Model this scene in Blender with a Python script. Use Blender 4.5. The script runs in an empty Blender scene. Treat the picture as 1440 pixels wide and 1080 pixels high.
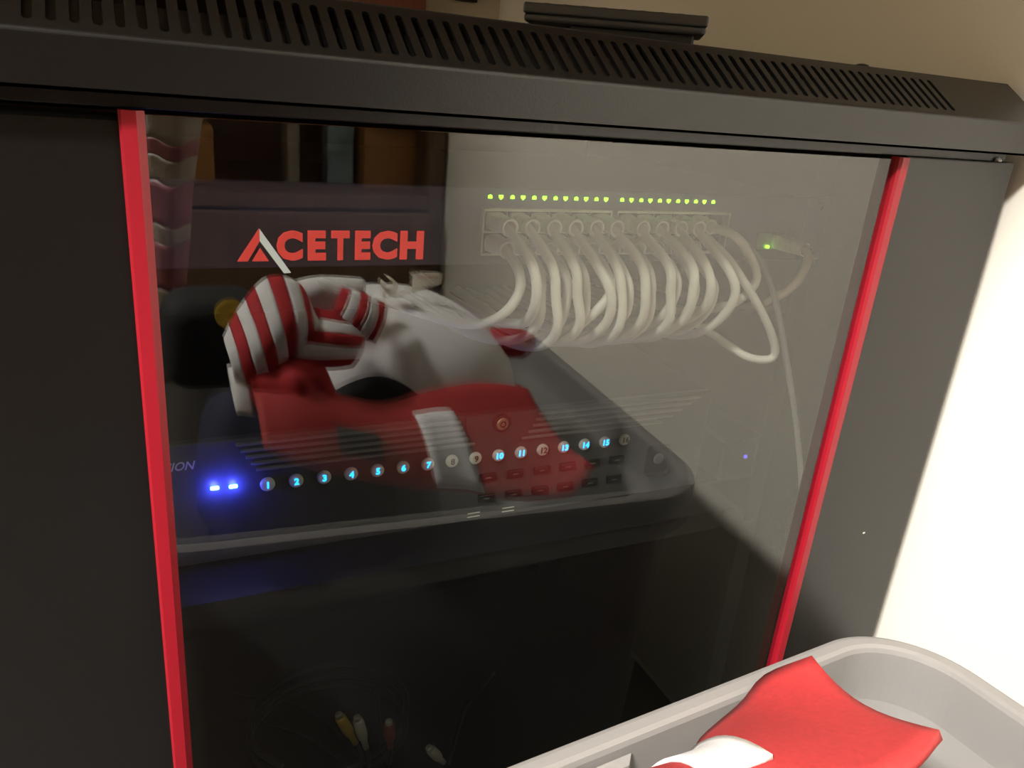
import bpy, bmesh, math, random
from mathutils import Vector, Matrix
random.seed(7)
S = bpy.context.scene
COL = S.collection

# ------------------------------------------------------------------ camera
cam_data = bpy.data.cameras.new('camera')
cam = bpy.data.objects.new('camera', cam_data); COL.objects.link(cam); S.camera = cam
cam_data.sensor_width = 36.0
cam_data.lens = 28.0
cam_data.clip_start = 0.01
cam.matrix_world = Matrix(((0.90417, 0.07691, -0.42019, 0.0),
                           (-0.41848, 0.35696, -0.83514, -0.334),
                           (0.08576, 0.93095, 0.35494, 0.65),
                           (0, 0, 0, 1)))
# ------------------------------------------------------------------ world, lights, exposure
w = bpy.data.worlds.new('world'); S.world = w; w.use_nodes = True
w.node_tree.nodes['Background'].inputs['Color'].default_value = (0.9, 0.85, 0.75, 1)
w.node_tree.nodes['Background'].inputs['Strength'].default_value = 0.02
ld = bpy.data.lights.new('ceiling_lamp_offscreen', 'AREA'); ld.shape = 'RECTANGLE'
ld.size = 0.54; ld.size_y = 0.32; ld.energy = 261; ld.color = (1.0, 0.965, 0.91)
lo = bpy.data.objects.new('ceiling_lamp_offscreen', ld); COL.objects.link(lo)
lo.location = (-1.65, -1.123, 2.45)
lo.rotation_euler = (Vector((0.45, -0.1, 0.35)) - lo.location).to_track_quat('-Z', 'Y').to_euler()
S.view_settings.view_transform = 'Standard'
S.view_settings.look = 'None'
S.view_settings.gamma = 1.0
S.view_settings.use_curve_mapping = False
S.view_settings.exposure = 0.22

# ------------------------------------------------------------------ materials
def mat(name, col, rough=0.5, metal=0.0, emit=None, estr=0.0, noise=0.0, nscale=40.0, bump=0.0, bscale=300.0, spec=0.5):
    m = bpy.data.materials.new(name); m.use_nodes = True
    nt = m.node_tree; b = nt.nodes['Principled BSDF']
    b.inputs['Base Color'].default_value = (*col, 1)
    b.inputs['Roughness'].default_value = rough
    b.inputs['Metallic'].default_value = metal
    b.inputs['Specular IOR Level'].default_value = spec
    if emit:
        b.inputs['Emission Color'].default_value = (*emit, 1); b.inputs['Emission Strength'].default_value = estr
    if noise or bump:
        tc = nt.nodes.new('ShaderNodeTexCoord')
    if noise:
        n = nt.nodes.new('ShaderNodeTexNoise'); n.inputs['Scale'].default_value = nscale; n.inputs['Detail'].default_value = 4
        r = nt.nodes.new('ShaderNodeValToRGB')
        r.color_ramp.elements[0].position = 0.3; r.color_ramp.elements[1].position = 0.7
        r.color_ramp.elements[0].color = (*[c * (1 - noise) for c in col], 1)
        r.color_ramp.elements[1].color = (*[min(1, c * (1 + noise)) for c in col], 1)
        nt.links.new(tc.outputs['Object'], n.inputs['Vector']); nt.links.new(n.outputs['Fac'], r.inputs['Fac'])
        nt.links.new(r.outputs['Color'], b.inputs['Base Color'])
    if bump:
        n2 = nt.nodes.new('ShaderNodeTexNoise'); n2.inputs['Scale'].default_value = bscale
        bp = nt.nodes.new('ShaderNodeBump'); bp.inputs['Strength'].default_value = bump; bp.inputs['Distance'].default_value = 0.001
        nt.links.new(tc.outputs['Object'], n2.inputs['Vector']); nt.links.new(n2.outputs['Fac'], bp.inputs['Height'])
        nt.links.new(bp.outputs['Normal'], b.inputs['Normal'])
    return m

def mat_glass(name, tint, f0):
    m = bpy.data.materials.new(name); m.use_nodes = True
    nt = m.node_tree; nt.nodes.clear()
    out = nt.nodes.new('ShaderNodeOutputMaterial'); mix = nt.nodes.new('ShaderNodeMixShader')
    tr = nt.nodes.new('ShaderNodeBsdfTransparent'); tr.inputs['Color'].default_value = (*tint, 1)
    gl = nt.nodes.new('ShaderNodeBsdfGlossy'); gl.inputs['Roughness'].default_value = 0.0
    lw = nt.nodes.new('ShaderNodeLayerWeight'); lw.inputs['Blend'].default_value = 0.5
    pw = nt.nodes.new('ShaderNodeMath'); pw.operation = 'POWER'; pw.inputs[1].default_value = 5
    ma = nt.nodes.new('ShaderNodeMath'); ma.operation = 'MULTIPLY_ADD'; ma.inputs[1].default_value = 1 - f0; ma.inputs[2].default_value = f0
    nt.links.new(lw.outputs['Facing'], pw.inputs[0]); nt.links.new(pw.outputs[0], ma.inputs[0])
    nt.links.new(ma.outputs[0], mix.inputs['Fac']); nt.links.new(tr.outputs[0], mix.inputs[1]); nt.links.new(gl.outputs[0], mix.inputs[2])
    nt.links.new(mix.outputs[0], out.inputs['Surface'])
    return m

def mat_translucent(name, col, clear, rough=0.35, back=0.5):
    m = bpy.data.materials.new(name); m.use_nodes = True
    nt = m.node_tree; nt.nodes.clear(); N = nt.nodes.new
    out = N('ShaderNodeOutputMaterial')
    d = N('ShaderNodeBsdfDiffuse'); d.inputs['Color'].default_value = (*col, 1)
    t = N('ShaderNodeBsdfTranslucent'); t.inputs['Color'].default_value = (*col, 1)
    m1 = N('ShaderNodeMixShader'); m1.inputs['Fac'].default_value = back
    tr = N('ShaderNodeBsdfTransparent'); tr.inputs['Color'].default_value = (0.92, 0.93, 0.93, 1)
    m2 = N('ShaderNodeMixShader'); m2.inputs['Fac'].default_value = clear
    g = N('ShaderNodeBsdfGlossy'); g.inputs['Roughness'].default_value = rough
    m3 = N('ShaderNodeMixShader'); m3.inputs['Fac'].default_value = 0.05
    L = nt.links.new
    L(d.outputs[0], m1.inputs[1]); L(t.outputs[0], m1.inputs[2]); L(m1.outputs[0], m2.inputs[1]); L(tr.outputs[0], m2.inputs[2])
    L(m2.outputs[0], m3.inputs[1]); L(g.outputs[0], m3.inputs[2]); L(m3.outputs[0], out.inputs['Surface'])
    return m

def mat_wood(name, c0, c1, scale=6.0):
    m = bpy.data.materials.new(name); m.use_nodes = True
    nt = m.node_tree; b = nt.nodes['Principled BSDF']; b.inputs['Roughness'].default_value = 0.5
    tc = nt.nodes.new('ShaderNodeTexCoord'); mp = nt.nodes.new('ShaderNodeMapping'); mp.inputs['Scale'].default_value = (scale * 6, scale * 6, scale * 0.6)
    n = nt.nodes.new('ShaderNodeTexNoise'); n.inputs['Scale'].default_value = 2.0; n.inputs['Detail'].default_value = 6
    r = nt.nodes.new('ShaderNodeValToRGB'); r.color_ramp.elements[0].color = (*c0, 1); r.color_ramp.elements[1].color = (*c1, 1)
    r.color_ramp.elements[0].position = 0.3; r.color_ramp.elements[1].position = 0.7
    L = nt.links.new
    L(tc.outputs['Object'], mp.inputs['Vector']); L(mp.outputs['Vector'], n.inputs['Vector']); L(n.outputs['Fac'], r.inputs['Fac']); L(r.outputs['Color'], b.inputs['Base Color'])
    return m

M = {}
M['powder'] = mat('black_powder_coat', (0.0040, 0.0036, 0.0033), 0.33, bump=0.05, bscale=1200, spec=0.55)
M['inner'] = mat('black_inner_steel', (0.010, 0.010, 0.010), 0.6)
M['red_strip'] = mat('red_plastic_trim', (0.285, 0.005, 0.015), 0.42)
M['glass'] = mat_glass('tinted_glass', (0.79, 0.80, 0.77), 0.088)
M['chrome'] = mat('bright_screw', (0.75, 0.74, 0.72), 0.25, 1.0)
M['logo_red'] = mat('logo_red', (0.30, 0.020, 0.014), 0.5)
M['logo_silver'] = mat('logo_silver', (0.25, 0.285, 0.27), 0.5)
M['wall'] = mat('wall_paint', (0.80, 0.755, 0.66), 0.8, noise=0.02, nscale=3)
M['wall_b'] = mat('beige_wall_paint', (0.62, 0.55, 0.42), 0.8, noise=0.04, nscale=3)
M['floor'] = mat('grey_floor_paint', (0.07, 0.068, 0.062), 0.6, noise=0.25, nscale=8)
M['ceil'] = mat('ceiling_paint', (0.6, 0.58, 0.54), 0.9, noise=0.03, nscale=3)
M['switch'] = mat('blue_grey_panel', (0.082, 0.080, 0.165), 0.45)
M['port_metal'] = mat('port_shield_metal', (0.55, 0.53, 0.47), 0.4, 0.7)
M['port_dark'] = mat('port_dark', (0.012, 0.012, 0.012), 0.6)
M['cable'] = mat('white_cable_jacket', (0.72, 0.71, 0.68), 0.45)
M['boot'] = mat('plug_boot_plastic', (0.80, 0.78, 0.68), 0.45)
M['boot_ring'] = mat('plug_boot_ring', (0.78, 0.77, 0.71), 0.4)
M['greycable'] = mat('grey_cable', (0.28, 0.28, 0.27), 0.5)
M['beigecable'] = mat('beige_cable', (0.50, 0.40, 0.32), 0.5)
M['blackcable'] = mat('black_cable', (0.012, 0.012, 0.016), 0.5)
M['led_green'] = mat('green_led', (0.1, 0.5, 0.02), 0.4, emit=(0.28, 1.0, 0.02), estr=4.0)
M['led_blue'] = mat('blue_led', (0.05, 0.1, 0.8), 0.4, emit=(0.12, 0.55, 1.0), estr=22.0)
M['led_blue_dim'] = mat('small_blue_led', (0.05, 0.05, 0.8), 0.4, emit=(0.12, 0.10, 1.0), estr=1.6)
M['nvr'] = mat('dark_grey_plastic', (0.075, 0.077, 0.085), 0.4)
M['nvr_body'] = mat('recorder_steel', (0.03, 0.03, 0.03), 0.45)
M['nvr_slat'] = mat('vent_slat_grey', (0.20, 0.20, 0.21), 0.4)
M['key'] = mat('key_rubber', (0.014, 0.014, 0.015), 0.4)
M['button'] = mat('white_button', (0.75, 0.73, 0.70), 0.4)
M['digit_on'] = mat('lit_digit', (0.05, 0.2, 0.8), 0.4, emit=(0.01, 0.30, 1.0), estr=6.0)
M['digit_off'] = mat('dark_digit', (0.10, 0.08, 0.06), 0.5)
M['print_white'] = mat('white_print', (0.8, 0.78, 0.74), 0.5)
M['brass'] = mat('lock_brass', (0.80, 0.62, 0.45), 0.3, 0.9)
M['rubber'] = mat('black_rubber', (0.012, 0.012, 0.012), 0.7)
M['remote'] = mat('remote_plastic', (0.030, 0.029, 0.028), 0.45)
M['remote_dark'] = mat('remote_base', (0.016, 0.015, 0.015), 0.5)
M['btn_red'] = mat('red_button', (0.55, 0.03, 0.03), 0.4)
M['bin'] = mat_translucent('clear_frosted_plastic', (0.42, 0.403, 0.388), 0.16, back=0.34)
M['cap_white'] = mat('white_cotton', (0.88, 0.87, 0.87), 0.8, bump=0.2, bscale=700)
M['cap_red'] = mat('red_cotton', (0.46, 0.030, 0.030), 0.75, noise=0.08, nscale=300, bump=0.25, bscale=900)
M['cloth_red'] = mat('red_fabric', (0.52, 0.02, 0.025), 0.8, noise=0.1, nscale=200)
M['navy'] = mat('navy_fabric', (0.016, 0.018, 0.045), 0.85, noise=0.2, nscale=60)
M['black_fab'] = mat('black_fabric', (0.012, 0.012, 0.013), 0.8)
M['grey_fab'] = mat('grey_fabric', (0.10, 0.105, 0.13), 0.9, noise=0.2, nscale=60)
M['yellow'] = mat('yellow_badge', (0.65, 0.42, 0.04), 0.6)
M['paper'] = mat_translucent('paper_tag', (0.95, 0.92, 0.84), 0.0, back=0.75)
M['tag_print'] = mat('tag_print', (0.45, 0.03, 0.05), 0.6)
M['rca_y'] = mat('yellow_plug', (0.40, 0.28, 0.02), 0.45)
M['rca_w'] = mat('white_plug', (0.42, 0.41, 0.36), 0.45)
M['rca_r'] = mat('red_plug', (0.20, 0.01, 0.015), 0.45)
M['wood_dark'] = mat_wood('dark_wood', (0.10, 0.055, 0.030), (0.19, 0.11, 0.062))
M['wood_red'] = mat_wood('red_brown_wood', (0.16, 0.042, 0.016), (0.24, 0.07, 0.028))
M['wood_pale'] = mat_wood('pale_wood', (0.30, 0.22, 0.13), (0.40, 0.30, 0.19))
M['pack_blue'] = mat('blue_packet', (0.20, 0.30, 0.34), 0.4, noise=0.5, nscale=25)
M['pack_orange'] = mat('orange_carton', (0.36, 0.17, 0.05), 0.6, noise=0.15, nscale=20)
M['pack_grey'] = mat('grey_packet', (0.25, 0.22, 0.18), 0.5, noise=0.3, nscale=30)
M['sack_w'] = mat('sack_plastic', (0.32, 0.25, 0.19), 0.45, noise=0.2, nscale=40)
M['sack_r'] = mat('sack_red_print', (0.26, 0.07, 0.075), 0.45, noise=0.25, nscale=40)
M['pin'] = mat('pale_metal_pin', (0.7, 0.7, 0.68), 0.5)

# ------------------------------------------------------------------ mesh helpers (all in world coordinates)
def mesh_obj(name, verts, faces, m, parent=None, origin=(0, 0, 0), smooth=False):
    o3 = Vector(origin)
    me = bpy.data.meshes.new(name)
    me.from_pydata([tuple(Vector(v) - o3) for v in verts], [], faces)
    bm = bmesh.new(); bm.from_mesh(me)
    bmesh.ops.recalc_face_normals(bm, faces=bm.faces)
    bm.to_mesh(me); bm.free()
    if isinstance(m, str): m = M[m]
    me.materials.append(m)
    if smooth:
        for p in me.polygons: p.use_smooth = True
    o = bpy.data.objects.new(name, me); COL.objects.link(o)
    if parent is not None: o.parent = parent
    else: o.location = o3
    return o

def tag(o, label=None, cat=None, group=None, kind=None):
    if label: o['label'] = label
    if cat: o['category'] = cat
    if group: o['group'] = group
    if kind: o['kind'] = kind
    return o

class Thing:
    def __init__(self, name, label, cat, loc, group=None, kind=None):
        self.o = bpy.data.objects.new(name, None); COL.objects.link(self.o)
        self.o.location = loc; self.loc = Vector(loc); self.o.empty_display_size = 0.02
        tag(self.o, label, cat, group, kind)
    def add(self, name, vf, m, parent=None, smooth=False, label=None):
        o = mesh_obj(name, vf[0], vf[1], m, parent or self.o, self.loc, smooth)
        if label: o['label'] = label
        return o

def single(name, vf, m, label, cat, group=None, kind=None, smooth=False):
    vs = [Vector(v) for v in vf[0]]
    c = Vector((sum(v.x for v in vs) / len(vs), sum(v.y for v in vs) / len(vs), min(v.z for v in vs)))
    return tag(mesh_obj(name, vf[0], vf[1], m, None, c, smooth), label, cat, group, kind)

def join(*vfs):
    V, F = [], []
    for v, f in vfs:
        n = len(V); V += [tuple(x) for x in v]; F += [tuple(i + n for i in q) for q in f]
    return V, F

def from_bm(bm):
    bm.verts.ensure_lookup_table()
    v = [tuple(x.co) for x in bm.verts]; f = [tuple(x.index for x in q.verts) for q in bm.faces]
    bm.free(); return v, f

def box(lo, hi, bev=0.0, seg=2):
    bm = bmesh.new(); bmesh.ops.create_cube(bm, size=1)
    lo, hi = Vector(lo), Vector(hi)
    for v in bm.verts:
        v.co = Vector(((lo.x + hi.x) / 2 + v.co.x * (hi.x - lo.x), (lo.y + hi.y) / 2 + v.co.y * (hi.y - lo.y), (lo.z + hi.z) / 2 + v.co.z * (hi.z - lo.z)))
    if bev: bmesh.ops.bevel(bm, geom=bm.edges[:], offset=bev, segments=seg, affect='EDGES', profile=0.5)
    bm.verts.index_update()
    return from_bm(bm)

def xform(vf, mtx): return [tuple(mtx @ Vector(v)) for v in vf[0]], vf[1]

def prism(poly, depth):
    """poly: list of 3D points (planar loop), depth: extrusion vector"""
    n = len(poly); d = Vector(depth)
    V = [Vector(p) for p in poly] + [Vector(p) + d for p in poly]
    F = [tuple(range(n - 1, -1, -1)), tuple(range(n, 2 * n))] + [(i, (i + 1) % n, n + (i + 1) % n, n + i) for i in range(n)]
    return V, F

def catmull(pts, k=8):
    P = [Vector(p) for p in pts]; P = [P[0] * 2 - P[1]] + P + [P[-1] * 2 - P[-2]]
    out = []
    for i in range(1, len(P) - 2):
        for s in range(k):
            t = s / k
            a, b, c, d = P[i - 1], P[i], P[i + 1], P[i + 2]
            out.append(0.5 * ((2 * b) + (c - a) * t + (2 * a - 5 * b + 4 * c - d) * t * t + (3 * b - a - 3 * c + d) * t ** 3))
    out.append(P[-2]); return out

def tube(pts, r, n=10, k=6, smooth=True, cap=True):
    P = catmull(pts, k) if smooth else [Vector(p) for p in pts]
    R = r if isinstance(r, (list, tuple)) else [r] * len(P)
    V, F = [], []
    T0 = (P[1] - P[0]).normalized(); up = Vector((0, 0, 1)) if abs(T0.z) < 0.9 else Vector((1, 0, 0))
    N = (up - T0 * up.dot(T0)).normalized()
    for i, p in enumerate(P):
        T = (P[min(i + 1, len(P) - 1)] - P[max(i - 1, 0)]).normalized()
        N = (N - T * N.dot(T)).normalized(); B = T.cross(N)
        for j in range(n):
            a = 2 * math.pi * j / n; V.append(p + (N * math.cos(a) + B * math.sin(a)) * R[i])
    for i in range(len(P) - 1):
        for j in range(n):
            F.append((i * n + j, i * n + (j + 1) % n, (i + 1) * n + (j + 1) % n, (i + 1) * n + j))
    if cap: F += [tuple(range(n - 1, -1, -1)), tuple(range((len(P) - 1) * n, len(P) * n))]
    return V, F

def lathe(prof, origin, axis, n=20):
    """prof: (radius, distance along axis)"""
    ax = Vector(axis).normalized(); up = Vector((0, 0, 1)) if abs(ax.z) < 0.9 else Vector((1, 0, 0))
    N = (up - ax * up.dot(ax)).normalized(); B = ax.cross(N); O = Vector(origin)
    V, F = [], []
    for r, d in prof:
        for j in range(n):
            a = 2 * math.pi * j / n; V.append(O + ax * d + (N * math.cos(a) + B * math.sin(a)) * r)
    for i in range(len(prof) - 1):
        for j in range(n):
            F.append((i * n + j, i * n + (j + 1) % n, (i + 1) * n + (j + 1) % n, (i + 1) * n + j))
    F += [tuple(range(n - 1, -1, -1)), tuple(range((len(prof) - 1) * n, len(prof) * n))]
    return V, F

def sheet(G, th=0.002):
    """closed thick sheet from a grid of points G[u][v]"""
    nu, nv = len(G), len(G[0]); G = [[Vector(p) for p in r] for r in G]
    V, W = [], []
    for i in range(nu):
        for j in range(nv):
            du = G[min(i + 1, nu - 1)][j] - G[max(i - 1, 0)][j]; dv = G[i][min(j + 1, nv - 1)] - G[i][max(j - 1, 0)]
            nn = du.cross(dv); nn = nn.normalized() if nn.length > 1e-12 else Vector((0, 0, 1))
            V.append(G[i][j] + nn * th / 2); W.append(G[i][j] - nn * th / 2)
    o = nu * nv; F = []
    for i in range(nu - 1):
        for j in range(nv - 1):
            a, b, c, d = i * nv + j, (i + 1) * nv + j, (i + 1) * nv + j + 1, i * nv + j + 1
            F += [(a, b, c, d), (o + d, o + c, o + b, o + a)]
    rim = [i * nv for i in range(nu)] + [(nu - 1) * nv + j for j in range(1, nv)] + [i * nv + nv - 1 for i in range(nu - 2, -1, -1)] + [j for j in range(nv - 2, 0, -1)]
    for q in range(len(rim)):
        a, b = rim[q], rim[(q + 1) % len(rim)]
        F.append((a, o + a, o + b, b))
    return V + W, F

def resample(pts, n):
    P = catmull(pts, 10) if len(pts) > 2 else [Vector(p) for p in pts]
    L = [0]
    for i in range(1, len(P)): L.append(L[-1] + (P[i] - P[i - 1]).length)
    out = []; j = 0
    for i in range(n):
        s = L[-1] * i / (n - 1)
        while j < len(L) - 2 and L[j + 1] < s: j += 1
        t = (s - L[j]) / max(1e-9, L[j + 1] - L[j]); out.append(P[j].lerp(P[j + 1], min(1, t)))
    return out

def loft(top, bot, nu, nv, bulge=(0, 0, 0), rip=0.0, seed=0):
    """grid between two edge curves, bulged in the middle, with folds"""
    A, B = resample(top, nu), resample(bot, nu); bl = Vector(bulge); rnd = random.Random(seed)
    ph = [rnd.uniform(0, 6.28) for _ in range(4)]
    G = []
    for i in range(nu):
        u = i / (nu - 1); row = []
        for j in range(nv):
            v = j / (nv - 1)
            k = math.sin(math.pi * v) * (0.45 + 0.55 * math.sin(math.pi * u))
            f = rip * (math.sin(9 * u + 3 * v + ph[0]) + 0.6 * math.sin(17 * u - 5 * v + ph[1]) + 0.5 * math.sin(11 * v + 4 * u + ph[2])) * math.sin(math.pi * min(1, max(0, v))) 
            row.append(A[i].lerp(B[i], v) + bl * k + (bl.normalized() if bl.length else Vector((0, 1, 0))) * f)
        G.append(row)
    return G

def text_mesh(s, size, extrude=0.0002, shear=0.0, bold=0.0, spacing=1.0):
    c = bpy.data.curves.new('txt', 'FONT'); c.body = s; c.size = size; c.extrude = extrude; c.shear = shear; c.offset = bold
    c.align_x = 'CENTER'; c.align_y = 'CENTER'; c.space_character = spacing; c.resolution_u = 3
    o = bpy.data.objects.new('txt', c); COL.objects.link(o)
    bpy.context.view_layer.update()
    me = bpy.data.meshes.new_from_object(o.evaluated_get(bpy.context.evaluated_depsgraph_get()))
    v = [tuple(x.co) for x in me.vertices]; f = [tuple(p.vertices) for p in me.polygons]
    bpy.data.objects.remove(o); bpy.data.meshes.remove(me); bpy.data.curves.remove(c)
    return v, f

def front_text(s, x, y, z, size, **k):
    """text standing in the XZ plane facing -Y, centred on x, z"""
    v, f = text_mesh(s, size, **k)
    return [(x + a, y - c, z + b) for a, b, c in v], f

def fit(vf, x0, x1, z0, z1):
    xs = [p[0] for p in vf[0]]; zs = [p[2] for p in vf[0]]
    sx = (x1 - x0) / (max(xs) - min(xs)); sz = (z1 - z0) / (max(zs) - min(zs)); a, b = min(xs), min(zs)
    return [(x0 + (p[0] - a) * sx, p[1], z0 + (p[2] - b) * sz) for p in vf[0]], vf[1]

# ------------------------------------------------------------------ the room
def struct(name, vf, m, parent=None): return tag(mesh_obj(name, vf[0], vf[1], m, parent), kind='structure')
struct('floor', box((-2.4, -2.6, -0.05), (0.66, 1.05, 0.0)), 'floor')
struct('ceiling', box((-2.4, -2.6, 2.5), (0.66, 1.05, 2.55)), 'ceil')
struct('wall_right', box((0.522, -2.6, 0.0), (0.66, 0.857, 2.5)), 'wall')
struct('wall_back', box((-2.4, 0.857, 0.0), (0.66, 1.0, 2.5)), 'wall_b')
struct('wall_left', box((-2.4, -2.6, 0.0), (-2.3, 0.857, 2.5)), 'wall_b')
struct('wall_front', box((-2.3, -2.6, 0.0), (0.522, -2.5, 2.5)), 'wall_b')
# red-brown wooden door leaf on the back wall, left of the corner
dr = struct('door_1', box((-0.40, 0.822, 0.0), (0.396, 0.856, 2.02), 0.002), 'wood_red')
for z0, z1 in ((0.15, 0.60), (0.70, 1.10), (1.2, 1.9)):
    mesh_obj('door_panel', *box((-0.30, 0.816, z0), (0.30, 0.823, z1), 0.003), 'wood_red', dr)
# unseen board added above the rack to shade the wall and rack top
sh = Thing('added_shade_board', 'unseen pale wooden board added above the rack to shade the wall', 'shelf', (0.1, 0.2, 0.95))
sh.add('shelf_board', box((-0.55, -0.205, 0.95), (0.522, 0.856, 0.975), 0.002), 'wood_pale')
for x in (-0.45, 0.45):
    sh.add('shade_board_bracket', join(box((x, 0.55, 0.936), (x + 0.03, 0.857, 0.95)), box((x, 0.843, 0.75), (x + 0.03, 0.857, 0.95))), 'inner')

# ------------------------------------------------------------------ the rack cabinet
XL, XR = -0.0965, 0.5050
rk = Thing('network_rack_cabinet', 'black steel network rack cabinet with red-trimmed tinted glass door', 'rack cabinet', (0.204, 0.22, 0.0))
rk.add('side_panel', box((XL + 0.001, 0.022, 0.03), (XL + 0.003, 0.47, 0.655)), 'powder')
rk.add('side_panel', box((XR - 0.003, 0.022, 0.03), (XR - 0.001, 0.47, 0.655)), 'powder')
rk.add('back_panel', box((XL + 0.003, 0.466, 0.03), (XR - 0.003, 0.47, 0.655)), 'inner')
rk.add('base_panel', box((XL + 0.001, 0.004, 0.018), (XR - 0.001, 0.47, 0.032), 0.001), 'powder')
rk.add('header_beam', join(box((XL + 0.004, 0.004, 0.6285), (XR - 0.004, 0.02, 0.6545), 0.0006)), 'powder')
for x in (XL + 0.03, XR - 0.07):
    for y in (0.04, 0.40):
        rk.add('foot', lathe([(0.014, 0), (0.016, 0.004), (0.014, 0.019)], (x + 0.02, y, 0), (0, 0, 1), 14), 'rubber')
for x0 in (-0.038, 0.431):
    for y0 in (0.087, 0.40):
        rk.add('mounting_rail', box((x0, y0, 0.035), (x0 + 0.016, y0 + 0.002, 0.62)), 'inner')
# top cover: lip, fold, chamfer with vent slots, flat top, end caps
Yf, Yb, Zb, Zf, Zt = -0.012, 0.020, 0.634, 0.6525, 0.6745
cover = join(box((XL, Yf, Zb), (XR, Yf + 0.0012, Zf - 0.0014)),
             box((XL, Yf, Zb), (XR, 0.004, Zb + 0.0012)),
             box((XL, Yb, Zt - 0.0014), (XR, 0.47, Zt)),
             tube([(XL, Yf + 0.003, Zf - 0.00157), (XR, Yf + 0.003, Zf - 0.00157)], 0.003, 32, smooth=False),
             tube([(XL, Yb + 0.0002, Zt - 0.0010), (XR, Yb + 0.0002, Zt - 0.0010)], 0.0010, 8, smooth=False),
             *[prism([(x, Yf, Zb), (x, Yf, Zf), (x, Yb, Zt), (x, 0.47, Zt), (x, 0.47, Zb)], (0.0014, 0, 0)) for x in (XL, XR - 0.0014)])
cv = rk.add('top_cover', cover, 'powder')
SL = math.hypot(Yb - Yf, Zt - Zf)
cdir = Vector((0, Yb - Yf, Zt - Zf)).normalized(); cnor = Vector((0, -cdir.z, cdir.y))
def ch(x, s, d=0.0): return Vector((x, Yf, Zf)) + cdir * (s * SL) + cnor * d
pitch, sw, x_first, nslot = 0.00695, 0.0032, -0.0249, 66
def slot_cell():
    bm = bmesh.new()
    e0 = 0.0014
    outer = [bm.verts.new(p) for p in ((-pitch / 2, e0, 0), (pitch / 2, e0, 0), (pitch / 2, SL, 0), (-pitch / 2, SL, 0))]
    r = sw / 2; lo_, hi_ = 0.13 * SL + r, 0.84 * SL - r
    loop = [(r * math.cos(a), hi_ + r * math.sin(a)) for a in [math.pi * i / 6 for i in range(7)]] + [(r * math.cos(a), lo_ + r * math.sin(a)) for a in [math.pi + math.pi * i / 6 for i in range(7)]]
    inner = [bm.verts.new((x, y, 0)) for x, y in loop]
    ed = [bm.edges.new((outer[i], outer[(i + 1) % 4])) for i in range(4)] + [bm.edges.new((inner[i], inner[(i + 1) % 14])) for i in range(14)]
    bmesh.ops.triangle_fill(bm, edges=ed, use_beauty=True)
    deep = [bm.verts.new((x, y, -0.0014)) for x, y in loop]
    for i in range(14): bm.faces.new((inner[i], inner[(i + 1) % 14], deep[(i + 1) % 14], deep[i]))
    bm.verts.index_update()
    return from_bm(bm)
cell = slot_cell(); V, F = [], []
for k in range(nslot):
    n = len(V); x = x_first + k * pitch
    V += [ch(x + p[0], p[1] / SL, p[2]) for p in cell[0]]; F += [tuple(i + n for i in q) for q in cell[1]]
xa, xb = x_first - pitch / 2, x_first + (nslot - 0.5) * pitch
for p0, p1 in ((XL, xa), (xb, XR)):
    n = len(V); V += [ch(p0, 0.0014 / SL), ch(p1, 0.0014 / SL), ch(p1, 1), ch(p0, 1)]; F.append((n, n + 1, n + 2, n + 3))
rk.add('vent_panel', (V, F), 'powder', cv, label='row of narrow vertical vent slots')
rk.add('slot_backing', ([ch(XL, 0.05, -0.0042), ch(XR, 0.05, -0.0042), ch(XR, 0.66, -0.0042), ch(XL, 0.66, -0.0042)] + [ch(XL, 0.05, -0.0050), ch(XR, 0.05, -0.0050), ch(XR, 0.66, -0.0050), ch(XL, 0.66, -0.0050)],
        [(0, 1, 2, 3), (7, 6, 5, 4), (0, 4, 5, 1), (1, 5, 6, 2), (2, 6, 7, 3), (3, 7, 4, 0)]), 'powder', cv)
rk.add('cover_bolt', lathe([(0.0055, 0), (0.0055, 0.002), (0.004, 0.0042), (0.0015, 0.005)], (0.437, 0.075, Zt), (0, 0, 1), 14), 'powder', cv)
# door: two solid stiles and a bottom rail, glass between red strips
door = rk.add('door', join(box((XL, 0.0, 0.055), (0.0052, 0.020, 0.6268), 0.0042, 4), box((0.4078, 0.0, 0.055), (XR, 0.020, 0.6290), 0.0012, 3),
              box((0.0005, 0.008, 0.036), (0.4078, 0.02, 0.075), 0.001), box((XL, 0.0005, 0.036), (XR, 0.02, 0.056), 0.0012)), 'powder')
rk.add('glass_pane', box((0.0005, 0.0, 0.058), (0.4078, 0.004, 0.6268)), 'glass', door, label='dark tinted glass pane')
def strip(x0, x1, yp):
    c = (x1 - x0) * 0.25
    return prism([(x0, 0.003, 0.058), (x0, yp + 0.0016, 0.058), (x0 + c * 0.5, yp, 0.058), (x1 - c * 1.3, yp, 0.058), (x1, yp + 0.0022, 0.058), (x1, 0.003, 0.058)], (0, 0, 0.6283 - 0.058))
rk.add('trim_strip', strip(-0.0004, 0.0084, -0.0042), 'red_strip', door, label='bright red plastic trim strip')
rk.add('trim_strip', strip(0.3992, 0.4086, -0.0042), 'red_strip', door, label='bright red plastic trim strip')
rk.add('hinge_pin', lathe([(0.0022, 0), (0.0022, 0.0022), (0.0012, 0.0030)], (0.4925, 0.004, 0.6285), (0, -0.5, 0.6), 12), 'pin', door)
for x, z in ((0.4607, 0.3690), (-0.079, 0.33)):
    rk.add('paint_chip', box((x - 0.0012, -0.00025, z - 0.0007), (x + 0.0012, 0.0002, z + 0.0007), 0.0002), 'chrome', door)
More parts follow.
